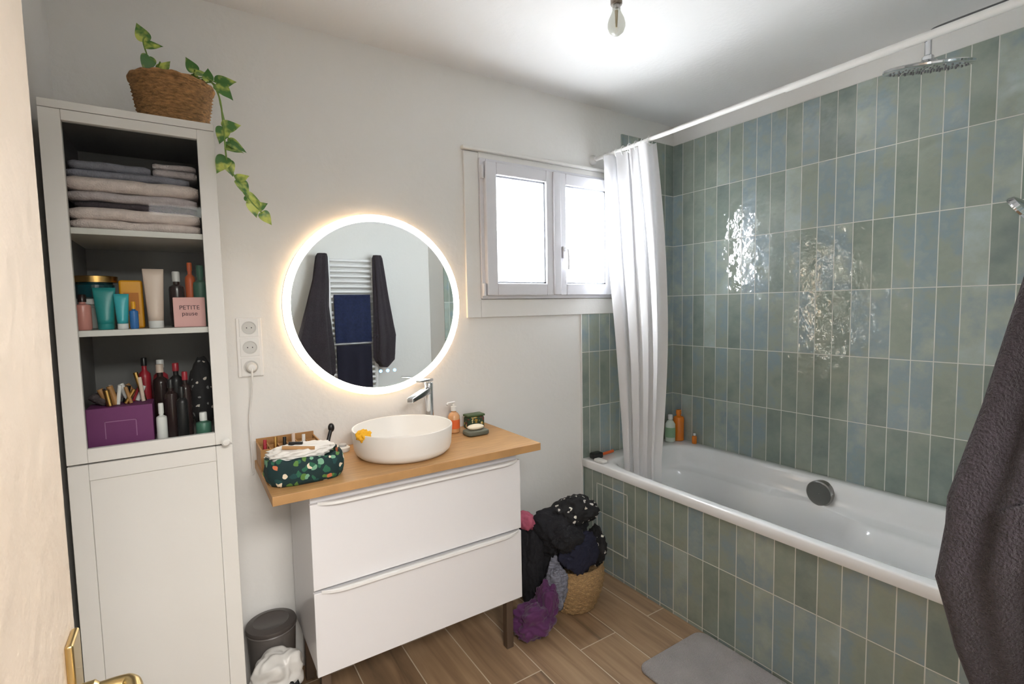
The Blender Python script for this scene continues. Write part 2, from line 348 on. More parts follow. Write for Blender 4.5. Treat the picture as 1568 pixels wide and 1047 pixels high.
# toiletries
def bottle(name,x,y,z,r,h,m,cap=None,capm=None,neck=.4,capr=None,n=28,sq=None):
    prof=[(r*.85,0),(r,.004),(r,h*.82),(r*.92,h*.88),(r*neck,h*.93),(r*neck,h)]
    P=[lathe('body',prof,(x,y,z),m,n=n)]
    if cap:
        cr=capr or r*neck*1.25
        P.append(lathe('cap',[(cr,0),(cr,cap*.9),(cr*.85,cap)],(x,y,z+h-.001),capm,n=n))
    return grp(name,P)
def tubep(name,x,y,z,w,h,m,capm,caph=.015,d=.03):
    bm=bmesh.new(); n=20; rings=[]
    for k in range(9):
        t=k/8; zz=z+caph+t*(h-caph); dd=d/2*(1-t)**.7+.001; ww=w/2*(.72+.28*t)
        rings.append([bm.verts.new((x+ww*math.cos(2*math.pi*i/n),y+dd*math.sin(2*math.pi*i/n),zz)) for i in range(n)])
    for A,B in zip(rings,rings[1:]):
        for i in range(n): bm.faces.new((A[i],A[(i+1)%n],B[(i+1)%n],B[i]))
    bm.faces.new(rings[0][::-1]); bm.faces.new(rings[-1])
    return grp(name,[mk('tube_body',bm,m,smooth=True),lathe('tube_cap',[(w*.33,0),(w*.36,.002),(w*.36,caph)],(x,y,z),capm,n=20)])
TEAL=mat('teal_plastic',(40,140,140),.35); DTEAL=mat('dark_teal_glass',(18,70,80),.15,coat=.5); GOLD=mat('gold_lid',(200,160,95),.3,1)
YEL=mat('yellow_plastic',(235,165,30),.4); BEI=mat('beige_plastic',(215,195,180),.4); PINKB=mat('pink_cardboard',(225,175,170),.7); PPL=mat('purple_cardboard',(115,50,104),.6)
AMB=mat('amber_plastic',(225,125,30),.25,coat=.4); WPL=mat('white_plastic',(230,230,228),.35); DBR=mat('dark_brown_glass',(45,30,30),.2); GRN=mat('green_plastic',(70,120,100),.4)
ORG=mat('orange_plastic',(228,105,50),.4); BLU=mat('blue_plastic',(50,110,175),.4); PNK=mat('rose_liquid',(205,140,130),.3); RED=mat('red_plastic',(165,35,50),.35)
s2=1.3785
bottle('cream_jar',-.205,1.80,s2,.040,.07,mat('frosted_jar',(170,175,170),.3),.015,WPL,neck=.95)
bottle('cream_jar',-.205,1.80,s2+.0845,.043,.045,DTEAL,.018,GOLD,neck=.95)
bottle('perfume_bottle',-.226,1.725,s2,.018,.075,PNK,.02,DBR)
tubep('teal_lotion_tube',-.180,1.73,s2,.05,.112,TEAL,TEAL); tubep('small_lotion_tube',-.143,1.715,s2,.034,.095,mat('turquoise_plastic',(60,170,180),.35),WPL)
bottle('eye_drops_bottle',-.118,1.715,s2,.010,.055,BLU,.02,YEL)
grp('yellow_lotion_tube',[box('sleeve',-.152,-.098,1.77,1.80,s2,s2+.135,YEL,bevel=.006,seg=3),box('label',-.142,-.108,1.7685,1.7705,s2+.04,s2+.1,mat('label_dark_yellow',(200,120,20),.5))])
tubep('hand_cream_tube',-.070,1.735,s2,.05,.165,BEI,WPL,.02)
bottle('serum_bottle',-.018,1.81,s2,.020,.135,DBR,.03,WPL); bottle('orange_bottle',.018,1.84,s2,.014,.17,ORG,.025,ORG)
bottle('teal_pump_bottle',.044,1.81,s2,.020,.15,GRN,.035,GRN)
pb=[box('carton',-.028,.050,1.715,1.785,s2,s2+.085,PINKB,bevel=.002)]
t=bpy.data.curves.new('lbl','FONT'); t.body='PETITE\npause'; t.size=.017; t.align_x='CENTER'; t.extrude=.0003
to=bpy.data.objects.new('lbl',t); COL.objects.link(to); bpy.context.view_layer.update()
me=bpy.data.meshes.new_from_object(to.evaluated_get(bpy.context.evaluated_depsgraph_get())); bpy.data.objects.remove(to)
me.transform(Matrix.Translation((.011,1.7145,s2+.05))@Matrix.Rotation(math.pi/2,4,'X')); me.materials.clear(); me.materials.append(mat('ink',(70,40,50),.6))
lo=bpy.data.objects.new('printed_label',me); COL.objects.link(lo); pb.append(lo); grp('pink_gift_box',pb)
s3=1.0505
pp=[box('carton',-.238,-.092,1.73,1.83,s3,s3+.115,PPL,bevel=.002)]
pp.append(boxes('printed_lines',[(-.20,-.13,1.7288,1.7302,s3+.075,s3+.077),(-.20,-.198,1.7288,1.7302,s3+.03,s3+.077),(-.132,-.13,1.7288,1.7302,s3+.03,s3+.077)],mat('lilac_ink',(160,110,150),.6)))
grp('purple_cosmetics_box',pp)
bottle('white_pump_bottle',-.073,1.73,s3,.013,.085,WPL,.03,WPL)
for i,(x,y,r,h,m,cm) in enumerate([(-.048,1.78,.017,.15,DBR,BLACK),(-.022,1.745,.014,.13,BLACK,BLACK),(-.012,1.78,.015,.17,DBR,RED),(-.075,1.86,.02,.19,DBR,BEI),(-.115,1.9,.016,.21,RED,BLACK),(-.075,1.91,.02,.2,RED,WPL),(-.035,1.87,.018,.19,BLACK,RED),(.028,1.735,.020,.05,GRN,WPL)]):
    bottle('toiletry_bottle',x,y,s3,r,h,m,.025,cm)
DP=pattern_mat('black_dotted_fabric',(20,20,24),[(225,215,205),(150,150,150)],45,.22)
blob('dotted_toiletry_bag',(.032,1.84,s3+.112),(.036,.05,.112),DP,3,.08,1.5,4,flat=s3)
mk_items=[]
random.seed(4)
for i in range(16):
    x=-.225+random.random()*.13; y=1.75+random.random()*.07; a=random.uniform(-.5,.5)
    L=random.uniform(.04,.09); 
    mk_items.append(tube('brush_%d'%i,[(x,y,s3+.117),(x+math.sin(a)*L,y,s3+.117+math.cos(a)*L)],random.uniform(.003,.008),random.choice([BLACK,BEI,GOLD,DBR,RED,WPL,BAMB])))
mk_items.append(blob('powder_bag',(-.20,1.79,s3+.135),(.033,.03,.02),mat('grey_cloth',(90,80,82),.9),5,.2))
grp('makeup_brushes',mk_items)
# ------------------------------------------------------------ potted pothos
WICK=mat('wicker',(172,128,80),.7,bump=.8,bscale=140,var=.5,vscale=60,stretch=(1,1,3.5))
pc=Vector((.005,1.775,zt))
bm=bmesh.new(); rings=[]; n=96; rows=26
for k in range(rows+1):
    t=k/rows; r=.078+.022*t**.8; z=.001+.124*t
    ring=[]
    for i in range(n):
        a=2*math.pi*i/n; rr=r+.0035*math.sin(i*math.pi*.5+ (k%2)*math.pi)*1.+.0015*math.sin(k*2.4)
        ring.append(bm.verts.new(pc+Vector((rr*math.cos(a),rr*math.sin(a),z))))
    rings.append(ring)
inner=[bm.verts.new(pc+Vector((.088*math.cos(2*math.pi*i/n),.088*math.sin(2*math.pi*i/n),.114))) for i in range(n)]
rings.append(inner)
for A,B in zip(rings,rings[1:]):
    for i in range(n): bm.faces.new((A[i],A[(i+1)%n],B[(i+1)%n],B[i]))
bm.faces.new(rings[0][::-1])
pl=[mk('wicker_pot',bm,WICK,smooth=True)]
pl.append(lathe('soil',[(.088,.104),(.087,.110)],pc,mat('soil',(50,36,26),.95,bump=1,bscale=80),n=40))
pl.append(tube('rim_braid',[pc+Vector((.1*math.cos(a/60*2*math.pi),.1*math.sin(a/60*2*math.pi),.125+.002*math.sin(a*1.7))) for a in range(60)],.006,WICK,cyc=True))
def leafmat():
    m,nt,b=newmat('pothos_leaf'); tc=N(nt,'ShaderNodeTexCoord'); n_=N(nt,'ShaderNodeTexNoise'); n_.inputs['Scale'].default_value=38; nt.links.new(tc.outputs['Object'],n_.inputs['Vector'])
    r=N(nt,'ShaderNodeValToRGB'); r.color_ramp.elements[0].position=.45; r.color_ramp.elements[0].color=lin((62,110,44)); r.color_ramp.elements[1].position=.66; r.color_ramp.elements[1].color=lin((190,200,95))
    nt.links.new(n_.outputs['Fac'],r.inputs['Fac']); nt.links.new(r.outputs['Color'],b.inputs['Base Color']); b.inputs['Roughness'].default_value=.35
    return m
LEAF=leafmat(); STEM=mat('vine_stem',(110,140,60),.5)
LB=bmesh.new()
def leaf(p,dirv,up,L):
    dirv=Vector(dirv).normalized(); up=Vector(up); side=dirv.cross(up).normalized(); up=side.cross(dirv)
    prof=[(-.10,.0),(-.13,.20),(-.04,.36),(.12,.42),(.35,.38),(.6,.25),(.82,.1),(1.0,0)]
    mid=[LB.verts.new(Vector(p)+dirv*(max(t,0)*L)-up*(.12*L*t*t)) for t,w in prof]
    for s in (1,-1):
        e=[LB.verts.new(Vector(p)+dirv*(t*L)+side*(s*w*L)+up*(.12*w*L-.15*L*t*t+.03*L*math.sin(t*9))) for t,w in prof]
        for i in range(len(prof)-1):
            f=[mid[i],mid[i+1],e[i+1],e[i]]
            try: LB.faces.new(f)
            except Exception: pass
topz=zt+.110
vines=[[(.005,1.775,topz),(-.03,1.76,2.08),(-.055,1.73,2.15),(-.05,1.72,2.17)],
 [(.02,1.77,topz),(.05,1.74,2.08),(.06,1.70,2.10)],
 [(0,1.78,topz),(-.03,1.75,2.085),(-.02,1.72,2.11)],
 [(.03,1.77,topz),(.085,1.70,2.08),(.112,1.65,2.02),(.118,1.64,1.93),(.122,1.64,1.84),(.14,1.64,1.80),(.165,1.64,1.75),(.205,1.64,1.705)],
 [(.02,1.76,topz),(.07,1.70,2.08),(.11,1.66,2.06)],[(.03,1.77,topz),(.10,1.69,2.07),(.117,1.66,1.99),(.13,1.65,1.90)]]
for i,v in enumerate(vines): pl.append(tube('vine_%d'%i,smoothpts(v,6),.0018 if i!=3 else .0022,STEM))
LV=[((-.052,1.73,2.165),(-.2,0,.5),.045),((-.05,1.73,2.15),(.9,-.1,.2),.04),((-.045,1.73,2.12),(-.3,0,-1),.045),((-.02,1.74,2.095),(.4,0,.6),.04),((.01,1.76,2.08),(-.6,0,.5),.04),
 ((.058,1.71,2.10),(-.4,0,.8),.04),((.062,1.70,2.09),(.9,0,.1),.045),((.05,1.72,2.085),(.7,0,-.5),.04),((.11,1.66,2.06),(.8,-.2,.2),.05),((.112,1.65,2.05),(.6,-.2,-.6),.05),((.09,1.68,2.07),(0,0,1),.035),
 ((.118,1.64,1.93),(-.3,-.1,-1),.045),((.12,1.64,1.935),(.9,0,.3),.045),((.13,1.65,1.90),(.9,0,-.4),.05),((.122,1.64,1.88),(1,0,-.1),.045),((.118,1.64,1.85),(-.5,0,-.9),.05),((.123,1.64,1.84),(.3,0,-1),.04),
 ((.145,1.64,1.795),(.8,0,.4),.035),((.15,1.64,1.79),(.5,-.2,-.9),.05),((.165,1.64,1.75),(.9,0,-.3),.04),((.18,1.64,1.735),(.2,0,-1),.045),((.205,1.64,1.705),(.6,0,-.8),.04),((.19,1.64,1.72),(.8,0,.4),.035),
 ((.02,1.72,2.07),(.3,-.5,.2),.04),((-.01,1.73,2.075),(-.7,-.3,.2),.04)]
for p,dv,L in LV: leaf(p,dv,(random.uniform(-.4,.4),-1,random.uniform(.1,.9)),L)
lf=mk('leaves',LB,LEAF,smooth=True); lf.modifiers.new('s','SUBSURF').levels=2
pl.append(lf); grp('potted_pothos',pl)
# ------------------------------------------------------------ vanity
v=[]
vx0,vx1,vy,vb=.295,1.094,1.64,YB-.02
v.append(boxes('carcass',[(vx0+.004,vx1-.004,vy+.02,vb,.232,.83)],DRAW,bevel=.002))
v.append(boxes('drawer_fronts',[(vx0,vx1,vy,vy+.018,.524,.806),(vx0,vx1,vy,vy+.018,.233,.514)],DRAW,bevel=.002))
def lip(z,nm):
    bm=bmesh.new(); prof=[(0,0),(-.016,.003),(-.024,.001),(-.025,-.007),(-.021,-.007),(-.015,-.002),(0,-.004)]
    xs=[.318,.33,.345,.37,.40,.6,1.0,1.03,1.055,1.07,1.08]; sc=[.05,.3,.6,.9,1,1,1,.9,.6,.3,.05]
    R=[[bm.verts.new((x,vy+py*s,z+pz)) for py,pz in prof] for x,s in zip(xs,sc)]
    for A,B in zip(R,R[1:]):
        for i in range(len(prof)): bm.faces.new((A[i],A[(i+1)%len(prof)],B[(i+1)%len(prof)],B[i]))
    bm.faces.new(R[0]); bm.faces.new(R[-1][::-1])
    return mk(nm,bm,WHITE,smooth=False)
v+= [lip(.808,'handle_upper'),lip(.517,'handle_lower')]
lg=[]
for x in (.33,1.06):
    for y in (1.70,1.99):
        lg+=[(x-.016,x+.016,y-.016,y+.016,.0,.232)]
v.append(boxes('legs',lg,mat('taupe_metal',(120,105,92),.35,.7),bevel=.002))
v.append(box('worktop',.187,1.182,1.617,YB-.002,.835,.865,OAK,bevel=.002))
grp('vanity_unit',v)
CT=.8655
bc=(.682,1.835,CT)
grp('vessel_basin',[lathe('bowl',[(.150,0),(.166,.003),(.178,.014),(.184,.03),(.190,.10),(.1895,.104),(.187,.105),(.184,.104),(.182,.098),(.176,.04),(.165,.02),(.12,.012),(.03,.008)],bc,CERAM,n=96),
  lathe('drain',[(.022,.008),(.022,.012),(.018,.013)],bc,CHROME,n=24)])
f=[]
fb=Vector((.862,1.99,CT))
f.append(lathe('column',[(.024,0),(.024,.006),(.019,.009),(.018,.20),(.019,.232),(.016,.236)],fb,CHROME,n=32))
dv=Vector((-.80,-.60,0)).normalized(); sd=Vector((-dv.y,dv.x,0))
def bladebox(nm,p,d_,L,w,h0,h1,rise,m):
    bm=bmesh.new(); A=[]
    for t,hh in ((0,h0),(1,h1)):
        c_=p+d_*(L*t)+Vector((0,0,rise*t))
        A.append([bm.verts.new(c_+sd*s*w*(1-.1*t)+Vector((0,0,z*hh))) for s,z in ((-1,-1),(1,-1),(1,1),(-1,1))])
    for i in range(4): bm.faces.new((A[0][i],A[0][(i+1)%4],A[1][(i+1)%4],A[1][i]))
    bm.faces.new(A[0][::-1]); bm.faces.new(A[1])
    return mk(nm,bm,m,bevel=.004,seg=3)
f.append(bladebox('spout',fb+Vector((0,0,.205))-dv*.01,dv,.165,.016,.016,.010,-.022,CHROME))
f.append(bladebox('lever_handle',fb+Vector((0,0,.245))-dv*.02,dv,.11,.013,.007,.004,.006,CHROME))
grp('basin_faucet',f)
grp('soap_pump_bottle',[lathe('bottle',[(.022,0),(.026,.004),(.026,.075),(.018,.088),(.011,.092),(.011,.10)],(.975,1.985,CT),mat('amber_soap',(215,160,110),.15,coat=.6),n=28),
  lathe('pump_collar',[(.013,0),(.013,.018),(.005,.02),(.005,.035)],(.975,1.985,CT+.098),WPL,n=20),tube('pump_spout',[(.98,1.985,CT+.135),(.94,1.97,CT+.137),(.935,1.968,CT+.13)],.005,WPL),
  lathe('label',[(.0264,.02),(.0264,.06)],(.975,1.985,CT),ORG,n=28,cap=False)])
tn=box('tin_body',1.045,1.13,1.98,2.03,CT,CT+.055,pattern_mat('printed_tin',(50,70,50),[(190,150,60),(120,50,50),(220,205,150)],60,.4),bevel=.008,seg=3)
grp('printed_tin_box',[tn,box('tin_lid',1.043,1.132,1.978,2.032,CT+.0555,CT+.066,mat('tin_lid',(75,95,60),.4,.3),bevel=.004,seg=2)])
def rbox(nm,c_,r,m,p=.35,sub=4): return blob(nm,c_,r,m,1,0.0,1,sub,power=p,wr=0)
grp('soap_dish_with_soap',[rbox('dish',(1.035,1.895,CT+.012),(.052,.036,.011),mat('grey_dish',(105,108,95),.6)),blob('soap_bar',(1.035,1.895,CT+.033),(.038,.025,.013),mat('cream_soap',(238,228,205),.4),2,.05,1,4,wr=.0)])
# bamboo organizer
bo=[]
X0,X1,Y0,Y1=.192,.392,1.90,2.035; T=.005; ht=.075
bo.append(boxes('tray',[(X0,X1,Y0,Y0+T,CT,CT+ht),(X0,X1,Y1-T,Y1,CT,CT+ht+.012),(X0,X0+T,Y0+T,Y1-T,CT,CT+ht),(X1-T,X1,Y0+T,Y1-T,CT,CT+ht),(X0+T,X1-T,Y0+T,Y1-T,CT,CT+T)]+[(X0+.032*k,X0+.032*k+.003,Y0+T,Y1-T,CT+T,CT+ht-.004) for k in range(1,6)]+[(X0+T,X1-T,1.975,1.978,CT+T,CT+ht-.004)],BAMB))
for i,(x,m,h) in enumerate([(.205,RED,.02),(.24,GOLD,.025),(.27,BLACK,.02),(.30,BEI,.03),(.335,WPL,.02)]):
    bo.append(tube('stick_%d'%i,[(x+.005,1.95,CT+.012),(x+.009,1.965,CT+ht+h)],.006,m))
grp('bamboo_organizer',bo)
grp('black_razor',[tube('razor_handle',smoothpts([(.42,1.95,CT+.008),(.43,1.965,CT+.05),(.445,1.98,CT+.09)],4),.007,BLACK),blob('razor_head',(.449,1.985,CT+.10),(.012,.01,.018),BLACK,2,.02,1,3,wr=0),lathe('stand',[(.02,0),(.02,.008),(.01,.012)],(.42,1.95,CT),BLACK,n=20)])
grp('white_round_jar',[lathe('jar',[(.024,0),(.027,.004),(.027,.016),(.02,.02)],(.489,1.985,CT),WPL,n=28),lathe('jar_lid',[(.015,.0),(.015,.008),(.01,.01)],(.489,1.985,CT+.02),mat('grey_lid',(190,190,190),.4),n=20)])
# floral pouch
FLOR=pattern_mat('floral_fabric',(18,48,50),[(40,100,75),(120,170,140),(210,120,80),(25,70,70),(230,215,190),(90,130,60)],46,.46)
pch=[]
bm=bmesh.new(); n=72; R=[]; pcx,pcy=.305,1.745
for k,(t,sc) in enumerate([(0,.93),(.01,.99),(.03,1.03),(.055,1.03),(.078,.99),(.085,.95),(.078,.90),(.05,.88)]):
    ring=[]
    for i in range(n):
        a=2*math.pi*i/n; ca,sa=math.cos(a),math.sin(a)
        x=math.copysign(abs(ca)**.6,ca)*.118*sc; y=math.copysign(abs(sa)**.7,sa)*.072*sc
        w=1+.05*noise.noise(Vector((ca*3,sa*3,t*30)))
        ring.append(bm.verts.new((pcx+x*w,pcy+y*w,CT+.0006+t+(.012*noise.noise(Vector((ca*2.5,sa*2.5,4))) if k>3 else 0))))
    R.append(ring)
for A,B in zip(R,R[1:]):
    for i in range(n): bm.faces.new((A[i],A[(i+1)%n],B[(i+1)%n],B[i]))
bm.faces.new(R[0][::-1]); bm.faces.new(R[-1])
pch.append(mk('pouch_body',bm,FLOR,smooth=True))
LINEN=mat('white_linen',(232,228,222),.85)
pch.append(blob('white_cloth',(.295,1.745,CT+.090),(.100,.058,.026),LINEN,8,.12,1.3,5,wr=.08,folds=5))
pch.append(tube('wooden_handle',[(.235,1.72,CT+.118),(.33,1.70,CT+.106)],.006,BAMB)); pch.append(tube('clip',[(.26,1.75,CT+.120),(.30,1.735,CT+.118)],.007,BLACK))
grp('floral_toiletry_pouch',pch)
blob('yellow_flannel',(.512,1.775,CT+.103),(.022,.016,.020),mat('yellow_cloth',(240,180,40),.8),4,.3,2,4,wr=.1)
# ------------------------------------------------------------ mirror
mc=(.672,2.03,1.434); RX=Matrix.Rotation(math.pi/2,3,'X')
M_=[lathe('mirror_glass',[(.340,-.001),(.340,0)],mc,MIRR,n=128,M=RX,smooth=False),
 lathe('led_ring',[(.3395,-.012),(.3395,.0),(.367,.0),(.367,-.012)],mc,RING,n=128,M=RX,smooth=False,cap=False),
 lathe('housing',[(.34,-.028),(.355,-.027),(.3685,-.018),(.3685,-.001)],mc,WHITE,n=96,M=RX)]
M_.append(tube('rear_led_strip',[(mc[0]+.345*math.cos(a/96*2*math.pi),2.0625,mc[2]+.345*math.sin(a/96*2*math.pi)) for a in range(96)],.003,HALO,cyc=True))
BL=mat('blue_led',(120,170,255),.5,emit=(120,180,255),estr=4)
M_.append(lathe('wall_bracket',[(.30,0),(.30,.012)],(mc[0],YB-.001,mc[2]),WHITE,n=48,M=RX))
for i,x in enumerate((-.030,0,.030)):
    M_.append(lathe('touch_button_%d'%i,[(.0065,0),(.0065,.0008)],(mc[0]+.025+x,2.0292,mc[2]-.272),BL,n=16,M=RX,smooth=False))
grp('round_led_mirror',M_)
# ------------------------------------------------------------ sockets
so=[box('wall_plate',.150,.234,YB-.010,YB,H-.241,H-.024,WHITE,bevel=.004,seg=3)]
WELL=mat('socket_well',(205,205,202),.5)
for i,z in enumerate((-.060,-.132,-.204)):
    so.append(box('module_%d'%i,.160,.224,YB-.013,YB-.009,H+z-.033,H+z+.033,WPL,bevel=.003))
    so.append(lathe('well_%d'%i,[(.024,-.001),(.024,.003),(.0215,.003),(.0205,.001),(.001,.001)],(.192,YB-.013,H+z),WELL,n=32,M=RX,cap=False))
    so.append(boxes('pins_%d'%i,[(.1825,.1855,YB-.0155,YB-.012,H+z-.002,H+z+.002),(.1985,.2015,YB-.0155,YB-.012,H+z-.002,H+z+.002)],BLACK))
so.append(lathe('plug',[(.018,0),(.018,.02),(.012,.032),(.006,.034)],(.192,YB-.013,H-.204),WPL,n=24,M=RX))
so.append(tube('power_cable',smoothpts([(.192,YB-.045,H-.206),(.19,YB-.05,H-.24),(.188,YB-.03,H-.30),(.178,YB-.02,H-.38),(.176,YB-.03,H-.46),(.178,YB-.02,H-.52),(.18,YB-.012,CT-.05)],6),.003,WPL))
grp('wall_socket',so)
# ------------------------------------------------------------ bathtub
bx0,bx1,by0,by1,rz=1.787,XR-.009,.279,YB-.009,.58
bm=bmesh.new(); n=200
icx,icy=2.153,(.385+1.945)/2
def ring(hx,hy,z,p,cx=icx,cy=icy,arm=0):
    out=[]
    for i in range(n):
        a=2*math.pi*i/n; ca,sa=math.cos(a),math.sin(a)
        x=math.copysign(abs(ca)**p,ca)*hx; y=math.copysign(abs(sa)**p,sa)*hy
        if arm:
            g=1/(1+math.exp(-(abs(y+.03)-.15)*90)); x*=1-arm*g
        out.append(bm.verts.new((cx+x,cy+y,z)))
    return out
def rect(x0,x1,y0,y1,z):
    out=[]; cx,cy=(x0+x1)/2,(y0+y1)/2; hx,hy=(x1-x0)/2,(y1-y0)/2
    for i in range(n):
        a=2*math.pi*i/n; ca,sa=math.cos(a),math.sin(a)
        k=1/max(abs(ca),abs(sa)); out.append(bm.verts.new((cx+hx*ca*k,cy+hy*sa*k,z)))
    return out
R=[rect(bx0+.002,bx1,by0,by1,.536),rect(bx0,bx1,by0,by1,.541),rect(bx0,bx1,by0,by1,.573),rect(bx0+.002,bx1-.002,by0+.002,by1-.002,.578),rect(bx0+.008,bx1-.006,by0+.006,by1-.006,.58),
 ring(.334,.800,.580,.28),ring(.322,.788,.578,.29),ring(.312,.778,.568,.31),ring(.304,.768,.545,.34),ring(.299,.756,.512,.36,arm=.02),ring(.296,.748,.487,.37,arm=.03),ring(.294,.74,.478,.38,arm=.08),ring(.292,.735,.472,.38,arm=.27),ring(.288,.727,.464,.40,arm=.36),ring(.272,.69,.37,.46,arm=.38),ring(.248,.64,.24,.5,arm=.36),ring(.225,.60,.185,.5,arm=.28),ring(.20,.57,.165,.5,arm=.15),ring(.15,.5,.155,.5),ring(.03,.3,.152,.5)]
for A,B in zip(R,R[1:]):
    for i in range(n): bm.faces.new((A[i],A[(i+1)%n],B[(i+1)%n],B[i]))
bm.faces.new(R[-1])
tub=mk('tub_shell',bm,ACRYL,smooth=True)
tp=[tub]
tp.append(lathe('overflow_cap',[(.056,-.03),(.058,0),(.058,.008),(.053,.013),(.045,.011),(.001,.010)],(2.440,1.135,.522),STEEL,n=48,M=Matrix.Rotation(-math.pi/2,3,'Y'),cap=False))
tp.append(lathe('drain',[(.03,0),(.03,.004),(.02,.006)],(icx,icy,.152),CHROME,n=32))
pn=box('tiled_panel',1.800,1.830,.28,YB-.009,.0,.5355,TP); tp.append(pn)
GR=mat('white_joint',(214,214,208),.6)
q=.004
tp.append(boxes('access_hatch',[(1.7970,1.8005,1.735,1.735+q,.14,.47),(1.7970,1.8005,1.955,1.955+q,.14,.47),(1.7970,1.8005,1.735,1.959,.466,.47),(1.7970,1.8005,1.735,1.959,.14,.144)],GR))
grp('bathtub',tp)
RZ=.5805
grp('clear_shampoo_bottle',[lathe('bottle',[(.025,0),(.030,.005),(.030,.11),(.018,.128),(.012,.132),(.012,.14)],(2.435,1.995,RZ),mat('clear_pale_plastic',(205,215,205),.15,coat=.5),n=28),lathe('cap',[(.014,0),(.014,.025),(.01,.028)],(2.435,1.995,RZ+.139),WPL,n=20),lathe('label',[(.0304,.03),(.0304,.09)],(2.435,1.995,RZ),mat('green_label',(140,175,140),.5),n=28,cap=False)])
bottle('orange_shower_gel',2.500,1.985,RZ,.032,.165,AMB,.025,AMB)
bottle('small_vial',2.512,1.88,RZ,.014,.05,AMB,.012,WPL)
grp('bath_brush',[tube('brush_handle',[(1.865,2.02,RZ+.009),(1.99,2.03,RZ+.012)],.008,ORG),rbox('brush_head',(1.845,2.01,RZ+.018),(.035,.022,.016),BLACK),])
rbox('pumice_stone',(1.815,1.945,RZ+.009),(.020,.035,.008),WPL)
# ------------------------------------------------------------ curtain rod and curtain
rz_=2.195; rx=1.886
ro=[tube('rod_thin',[(rx,.28,rz_),(rx,YB-.002,rz_)],.010,WPL),tube('rod_sleeve',[(rx,.28,rz_),(rx,1.03,rz_)],.013,WPL),lathe('flange',[(.025,0),(.025,.01),(.016,.03)],(rx,YB-.001,rz_),WPL,n=24,M=RX),
 lathe('flange_near',[(.025,0),(.025,.01),(.016,.03)],(rx,.279,rz_),WPL,n=24,M=Matrix.Rotation(-math.pi/2,3,'X'))]
grp('shower_curtain_rod',ro)
bm=bmesh.new(); nu,nv=260,60; G=[]
for j in range(nv+1):
    t=j/nv; z=2.182-(2.182-.50)*t
    ya=1.985-.06*t-.06*max(0,t-.3); yb2=1.655-.05*math.sin(min(1,t*1.1)*math.pi)
    row=[]
    for i in range(nu+1):
        s=i/nu; ph=s*2*math.pi*(4.2)+.5*math.sin(s*9)
        amp=(.034*(1-.45*t))*(.7+.3*math.sin(s*7+1))
        y=ya+(yb2-ya)*s+.014*math.sin(2*ph+t*1.2)
        x=rx+.02*t+.03*min(1,t*1.2)+amp*math.sin(ph+.9*math.sin(t*2.2+s*3))+.010*noise.noise(Vector((s*5,t*2.5,1)))+.006*math.sin(s*60+4*t)*(max(0,1-t*5))
        row.append(bm.verts.new((x,y,z)))
    G.append(row)
for A,B in zip(G,G[1:]):
    for i in range(nu): bm.faces.new((A[i],A[i+1],B[i+1],B[i]))
cu=[mk('fabric',bm,curtain_mat(),smooth=True)]
for k in range(8):
    y=1.67+k*.043; cu.append(tube('ring_%d'%k,[(rx+.016*math.cos(a/16*2*math.pi),y,rz_-.006+.022*math.sin(a/16*2*math.pi)) for a in range(16)],.002,WPL,cyc=True))
grp('shower_curtain',cu)
# ------------------------------------------------------------ shower column
sx=2.17
sh=[]
hd=Vector((sx,.70,2.200))
# swivel head, tipped on its ball joint towards the bath's open side
tilt=Vector((-.18,-.18,.965)).normalized()
TM=Vector((0,0,1)).rotation_difference(tilt).to_matrix()
sh.append(lathe('rain_head',[(.120,0),(.126,.004),(.126,.010),(.116,.014),(.03,.020),(.02,.030),(.001,.032)],hd,CHROME,n=64,M=TM))
nz=bmesh.new()
for rr,k in ((.03,8),(.055,14),(.08,20),(.105,26)):
    for i in range(k):
        a=2*math.pi*i/k; p=hd+TM@Vector((rr*math.cos(a),rr*math.sin(a),-.001)); bmesh.ops.create_cone(nz,cap_ends=True,segments=6,radius1=.0025,radius2=.003,depth=.004,matrix=Matrix.Translation(p))
sh.append(mk('nozzles',nz,mat('grey_rubber',(110,112,115),.6)))
sh.append(tube('drop_pipe',[(sx,.70,2.225),(sx,.70,2.30)],.010,CHROME))
sh.append(tube('arm',smoothpts([(sx,.70,2.29),(sx,.70,2.300),(sx,.69,2.316),(sx,.665,2.323),(sx,.5,2.323),(sx,.36,2.323),(sx,.335,2.31),(sx,.33,2.28),(sx,.33,1.2)],6),.010,DCHROME))
sh.append(lathe('ball_joint',[(.010,0),(.017,.006),(.017,.018),(.010,.024)],(sx,.70,2.223),CHROME,n=24))
sh.append(tube('thermostat',[(sx-.13,.33,1.15),(sx+.13,.33,1.15)],.022,CHROME)); sh.append(boxes('brackets',[(sx-.01,sx+.01,.278,.33,1.13,1.17),(sx-.008,sx+.008,.278,.33,2.18,2.2)],CHROME))
sh.append(tube('handset',smoothpts([(sx-.02,.345,1.50),(sx-.01,.37,1.60),(sx,.40,1.665),(sx,.43,1.69)],6),.011,CHROME))
sh.append(lathe('handset_head',[(.02,-.02),(.04,-.012),(.045,0),(.043,.006),(.001,.007)],(sx,.455,1.69),CHROME,n=32,M=Matrix.Rotation(math.radians(-125),3,'X')))
sh.append(box('slider',sx-.015,sx+.015,.32,.37,1.60,1.64,CHROME,bevel=.005))
grp('shower_column',sh)
